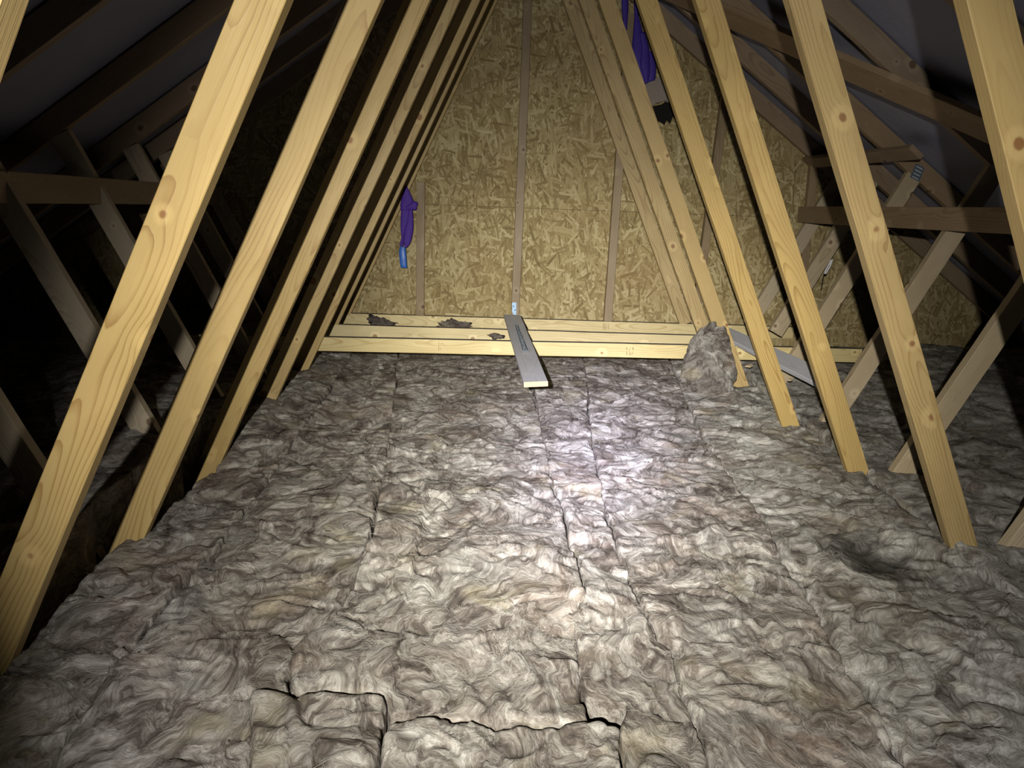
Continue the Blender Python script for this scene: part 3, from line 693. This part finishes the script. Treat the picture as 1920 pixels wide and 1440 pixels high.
# ------------------------------------------------------------------ long braces nailed to the struts, diagonal braces under the rafters
def along(name, p0, p1, xpl, hgt, th, mat, seed, label, cat):
    """board running down the roof: top edge pixels p0 (near), p1 (far) on the plane x = xpl, thickness away from the lens"""
    def onx(px, py): d = ray(px, py); return Vector(d * (xpl / d[0])) + Vector((0, 0, CZ))
    A, B = onx(*p0), onx(*p1); return A, B
def yboard(name, x, y0, y1, z0, z1, hgt, th, mat, seed, label, cat):
    """board along y from y0 to y1, its middle going from z0 to z1; width vertical, thickness th on x outward (sign)"""
    A, B = Vector((x, y0, z0)), Vector((x, y1, z1)); d = (B - A).normalized(); L = (B - A).length
    up = Vector((0, 0, 1)); up = (up - d * up.dot(d)).normalized()
    sgn = 1 if th > 0 else -1
    yax = Vector((sgn, 0, 0)); xax = yax.cross(d)
    bm = stick_bm(hgt, abs(th), L, seed=seed); o = link(name, bm, mat)
    o.matrix_world = Matrix.Translation(A) @ Matrix((xax, yax, d)).transposed().to_4x4()
    return tag(o, label, cat)
yboard('binder', 1.853, -1.6, 4.525, CZ + 0.003, CZ + 0.041, 0.092, 0.034, M['pine_brown'], 401, 'long level binder board on the right struts above the board corner', 'roof brace')
yboard('binder', -1.452, -1.6, 4.52, CZ - 0.004, CZ + 0.024, 0.097, -0.034, M['pine_brown'], 402, 'dark level binder board across the struts at far left', 'roof brace')

def slope_pt(px, py, off=0.004):            # point on the plane just under the right rafters
    d = ray(px, py); t = (1.588 - 0.0525 - off + 0.72 * XC) / (d[2] + 0.72 * d[0]); return Vector(d * t) + Vector((0, 0, CZ))
nS = Vector((-0.72, 0, -1)).normalized()
def slope_board(name, lo0, lo1, wd, label, seed, ext=(0.0, 0.0), mat='pine_brown', flip=1, off=0.004):
    A, B = slope_pt(*lo0, off), slope_pt(*lo1, off); d = (B - A).normalized(); A = A - d * ext[0]; B = B + d * ext[1]
    up = nS.cross(d) * flip
    if up.z < 0: up = -up
    ctr0 = A + up * (wd / 2); L = (B - A).length
    yax = -nS; xax = yax.cross(d)
    bm = stick_bm(wd, 0.024, L, seed=seed); o = link(name, bm, M[mat])
    o.matrix_world = Matrix.Translation(ctr0 + nS * 0.024) @ Matrix((xax, yax, d)).transposed().to_4x4()
    return tag(o, label, 'roof brace')
slope_board('diagonal_brace', (1360, 40), (1763, 217), 0.165, 'wide diagonal brace board crossing under the right rafters from the ridge', 411, (0.75, 1.3))
A_, B_ = slope_pt(1525, 309), slope_pt(1733, 291)
slope_board('diagonal_brace', (1525, 309), (1733, 291), 0.075, 'short brace board under the right rafters above the long binder', 412, (0.05, 0.0))

# ------------------------------------------------------------------ second plank, chips, cable
p0, p1, p2, p3 = at(1366, 617, 4.02), at(1534, 725, 3.02), at(1509, 676, 3.18), at(1392, 620, 4.05)
def plank_on(a, b, wvec, t, name, seed): 
    return board_from_corners(name, (a + wvec, a, b, b + wvec), t, [M['pine_grey'], M['sawn_end']], seed=seed)
ra = at(1368, 640, 3.62); rb = at(1538, 728, 3.02)
wv = (at(1515, 685, 3.20) - at(1520, 716, 3.06))
P2 = board_from_corners('plank', (at(1545, 726, 3.03), at(1545, 692, 3.17), at(1352, 607, 3.98), at(1352, 628, 3.80)), 0.022, [M['pine_grey'], M['sawn_end']], seed=6)
tag(P2, 'grey plank leaning down behind the right webs, past the torn lump', 'plank')

def chip(px, y, wpx, label, seed):
    r = random.Random(seed); c = at(px[0], px[1], y); bm = bmesh.new(); s = wpx / F * y
    pts = [(-.5, -.2), (-.1, .15), (.45, .3), (.5, .0), (.1, -.3)]
    vs = [bm.verts.new((x * s, zz * s * 0.9, zz * s * 0.35 + 0.004)) for x, zz in pts]; fa = bm.faces.new(vs)
    r_ = bmesh.ops.extrude_face_region(bm, geom=[fa])
    for v in [e for e in r_['geom'] if isinstance(e, bmesh.types.BMVert)]: v.co.z -= 0.006
    bmesh.ops.recalc_face_normals(bm, faces=bm.faces[:])
    return tag(link('wood_chip', bm, M['pine_pale'], None, c), label, 'wood chip')
chip((1404, 686), 3.60, 16, 'pale wood chip on the wool right of the ragged web tip', 1)
chip((1481, 712), 3.30, 12, 'pale wood chip below the leaning grey plank', 2)

def tube(name, pts, rad, mat, parent=None):
    c = sum(pts, Vector()) / len(pts); bm = bmesh.new(); rings = []
    for i, p in enumerate(pts):
        d = (pts[min(i + 1, len(pts) - 1)] - pts[max(i - 1, 0)]).normalized()
        u = d.cross(Vector((0, 1, 0))).normalized(); v = d.cross(u)
        rings.append([bm.verts.new(p - c + (u * math.cos(a) + v * math.sin(a)) * rad) for a in [q * math.pi / 4 for q in range(8)]])
    for A, B in zip(rings, rings[1:]):
        for q in range(8): bm.faces.new((A[q], A[(q + 1) % 8], B[(q + 1) % 8], B[q]))
    bm.faces.new(rings[0][::-1]); bm.faces.new(rings[-1])
    bmesh.ops.recalc_face_normals(bm, faces=bm.faces[:])
    return link(name, bm, mat, parent, c, smooth=True)
yk = 4.02
loop_px = [(1546, 513), (1549, 512), (1552, 507), (1556, 500), (1559, 492), (1561, 486), (1558, 488), (1554, 496), (1549, 505), (1546, 512)]
CB = tag(tube('cable', [at(a, b, yk) for a, b in loop_px], 0.0045, M['white']), 'looped white cable hanging on a right strut', 'cable')
tube('cable_tail', [at(a, b, yk) for a, b in ((1545, 514), (1543.5, 522), (1542, 532), (1540.5, 541))], 0.0022, M['black'], CB)

# ------------------------------------------------------------------ purple lifting slings left in the gable panel
def ribbon(name, pts, mat, parent, th=0.004, sub=6, y=0.0):
    """webbing: list of ((left px, py), (right px, py), y) cross sections"""
    bm = bmesh.new(); A = []
    secs = [(at(*a, yy), at(*b, yy)) for a, b, yy in pts]
    c = sum((p + q for p, q in secs), Vector()) / (2 * len(secs))
    fine = []
    for i in range(len(secs) - 1):
        for j in range(sub):
            f = j / sub; fine.append((secs[i][0].lerp(secs[i + 1][0], f), secs[i][1].lerp(secs[i + 1][1], f)))
    fine.append(secs[-1])
    for p, q in fine:
        mid = p.lerp(q, .5); row = [p, p.lerp(q, .25) + Vector((0, -0.0025, 0)), mid + Vector((0, -0.004, 0)), p.lerp(q, .75) + Vector((0, -0.0025, 0)), q]
        A.append([bm.verts.new(v - c) for v in row] + [bm.verts.new(v - c + Vector((0, th, 0))) for v in row[::-1]])
    for i in range(len(A) - 1):
        for k in range(10): bm.faces.new((A[i][k], A[i][(k + 1) % 10], A[i + 1][(k + 1) % 10], A[i + 1][k]))
    bm.faces.new(A[0]); bm.faces.new(A[-1][::-1])
    bmesh.ops.recalc_face_normals(bm, faces=bm.faces[:])
    return link(name, bm, mat, parent, c, smooth=True)
yb = YT[7] - 0.025
S1 = empty('lifting_sling', at(764, 400, yb)); tag(S1, 'purple webbing sling with a blue tail hanging left of the gable stud', 'lifting sling', 'purple lifting slings')
ribbon('strap', [((760, 348), (763, 349), yb), ((755, 362), (768, 360), yb), ((752, 375), (774, 374), yb), ((750, 384), (776, 382), yb - .004), ((751, 395), (770, 396), yb - .002)], M['purple'], S1, 0.010)
ribbon('strap', [((752, 393), (768, 393), yb - .012), ((751, 410), (766, 410), yb - .012), ((751, 430), (760.5, 430), yb - .012), ((752.5, 446), (756, 446), yb - .010), ((749, 458), (755.5, 460), yb - .008), ((749.5, 461), (754, 463), yb - .008)], M['purple'], S1, 0.004)
ribbon('strap', [((766, 392), (773, 392), yb - .004), ((763, 410), (774.5, 408), yb - .005), ((760, 426), (775, 425), yb - .006), ((757, 440), (773.5, 438), yb - .006), ((755.5, 452), (771, 450), yb - .005), ((757, 459), (768.5, 457), yb - .004), ((759, 465), (763, 464), yb - .003)], M['purple'], S1, 0.005)
ribbon('knot', [((761, 387), (762, 394), yb - .018), ((768, 382), (769, 393), yb - .022), ((776, 377), (777, 394), yb - .024), ((781, 378), (781, 393), yb - .020), ((784, 381), (782, 388), yb - .012)], M['purple'], S1, 0.018)
tag(ribbon('tail', [((750, 462), (760, 463), yb - .002), ((748, 472), (761, 471), yb - .006), ((749, 485), (762, 484), yb - .008), ((750.5, 499), (763, 500), yb - .006), ((752, 502), (764, 502.5), yb - .003)], M['blue'], S1, 0.004), 'bright blue folded tail')
S2 = empty('lifting_sling', at(1205, 80, yb)); tag(S2, 'violet webbing sling hanging behind the right webs above the hole', 'lifting sling', 'purple lifting slings')
y2 = YT[7] - 0.03
ribbon('strap', [((1188, -40), (1203, -40), y2), ((1190, 30), (1197, 30), y2), ((1187, 70), (1208, 68), y2 - .01), ((1184, 100), (1216, 98), y2 - .012), ((1196, 130), (1218, 128), y2 - .010), ((1205, 157), (1216, 154), y2 - .004)], M['violet'], S2, 0.012)
ribbon('strap', [((1199, 60), (1209, 60), y2 - .018), ((1203, 90), (1217, 88), y2 - .020), ((1200, 120), (1218, 118), y2 - .022), ((1206, 140), (1218, 138), y2 - .018), ((1210, 158), (1215, 154), y2 - .01)], M['violet'], S2, 0.004)
ribbon('strap', [((1217, 95), (1222, 97), y2 - .004), ((1217, 118), (1230, 118), y2 - .008), ((1216, 140), (1230, 136), y2 - .010), ((1215, 154), (1228, 150), y2 - .006)], M['violet'], S2, 0.006)
ribbon('strap', [((1164, -40), (1178, -40), y2 + .014), ((1166, 20), (1178, 20), y2 + .014), ((1169, 45), (1176, 47), y2 + .014), ((1173, 55), (1176, 56), y2 + .014)], M['violet'], S2, 0.006)
FL = poly_plate('wood_block', [(1206, 158), (1232, 147), (1241, 146), (1254, 184), (1252, 194), (1245, 190), (1236, 193), (1228, 194), (1222, 200), (1216, 196)], YT[7] + 0.03, 0.03, M['greyboard'])
tag(FL, 'grey torn edged timber block between violet sling and black hole', 'wood block')
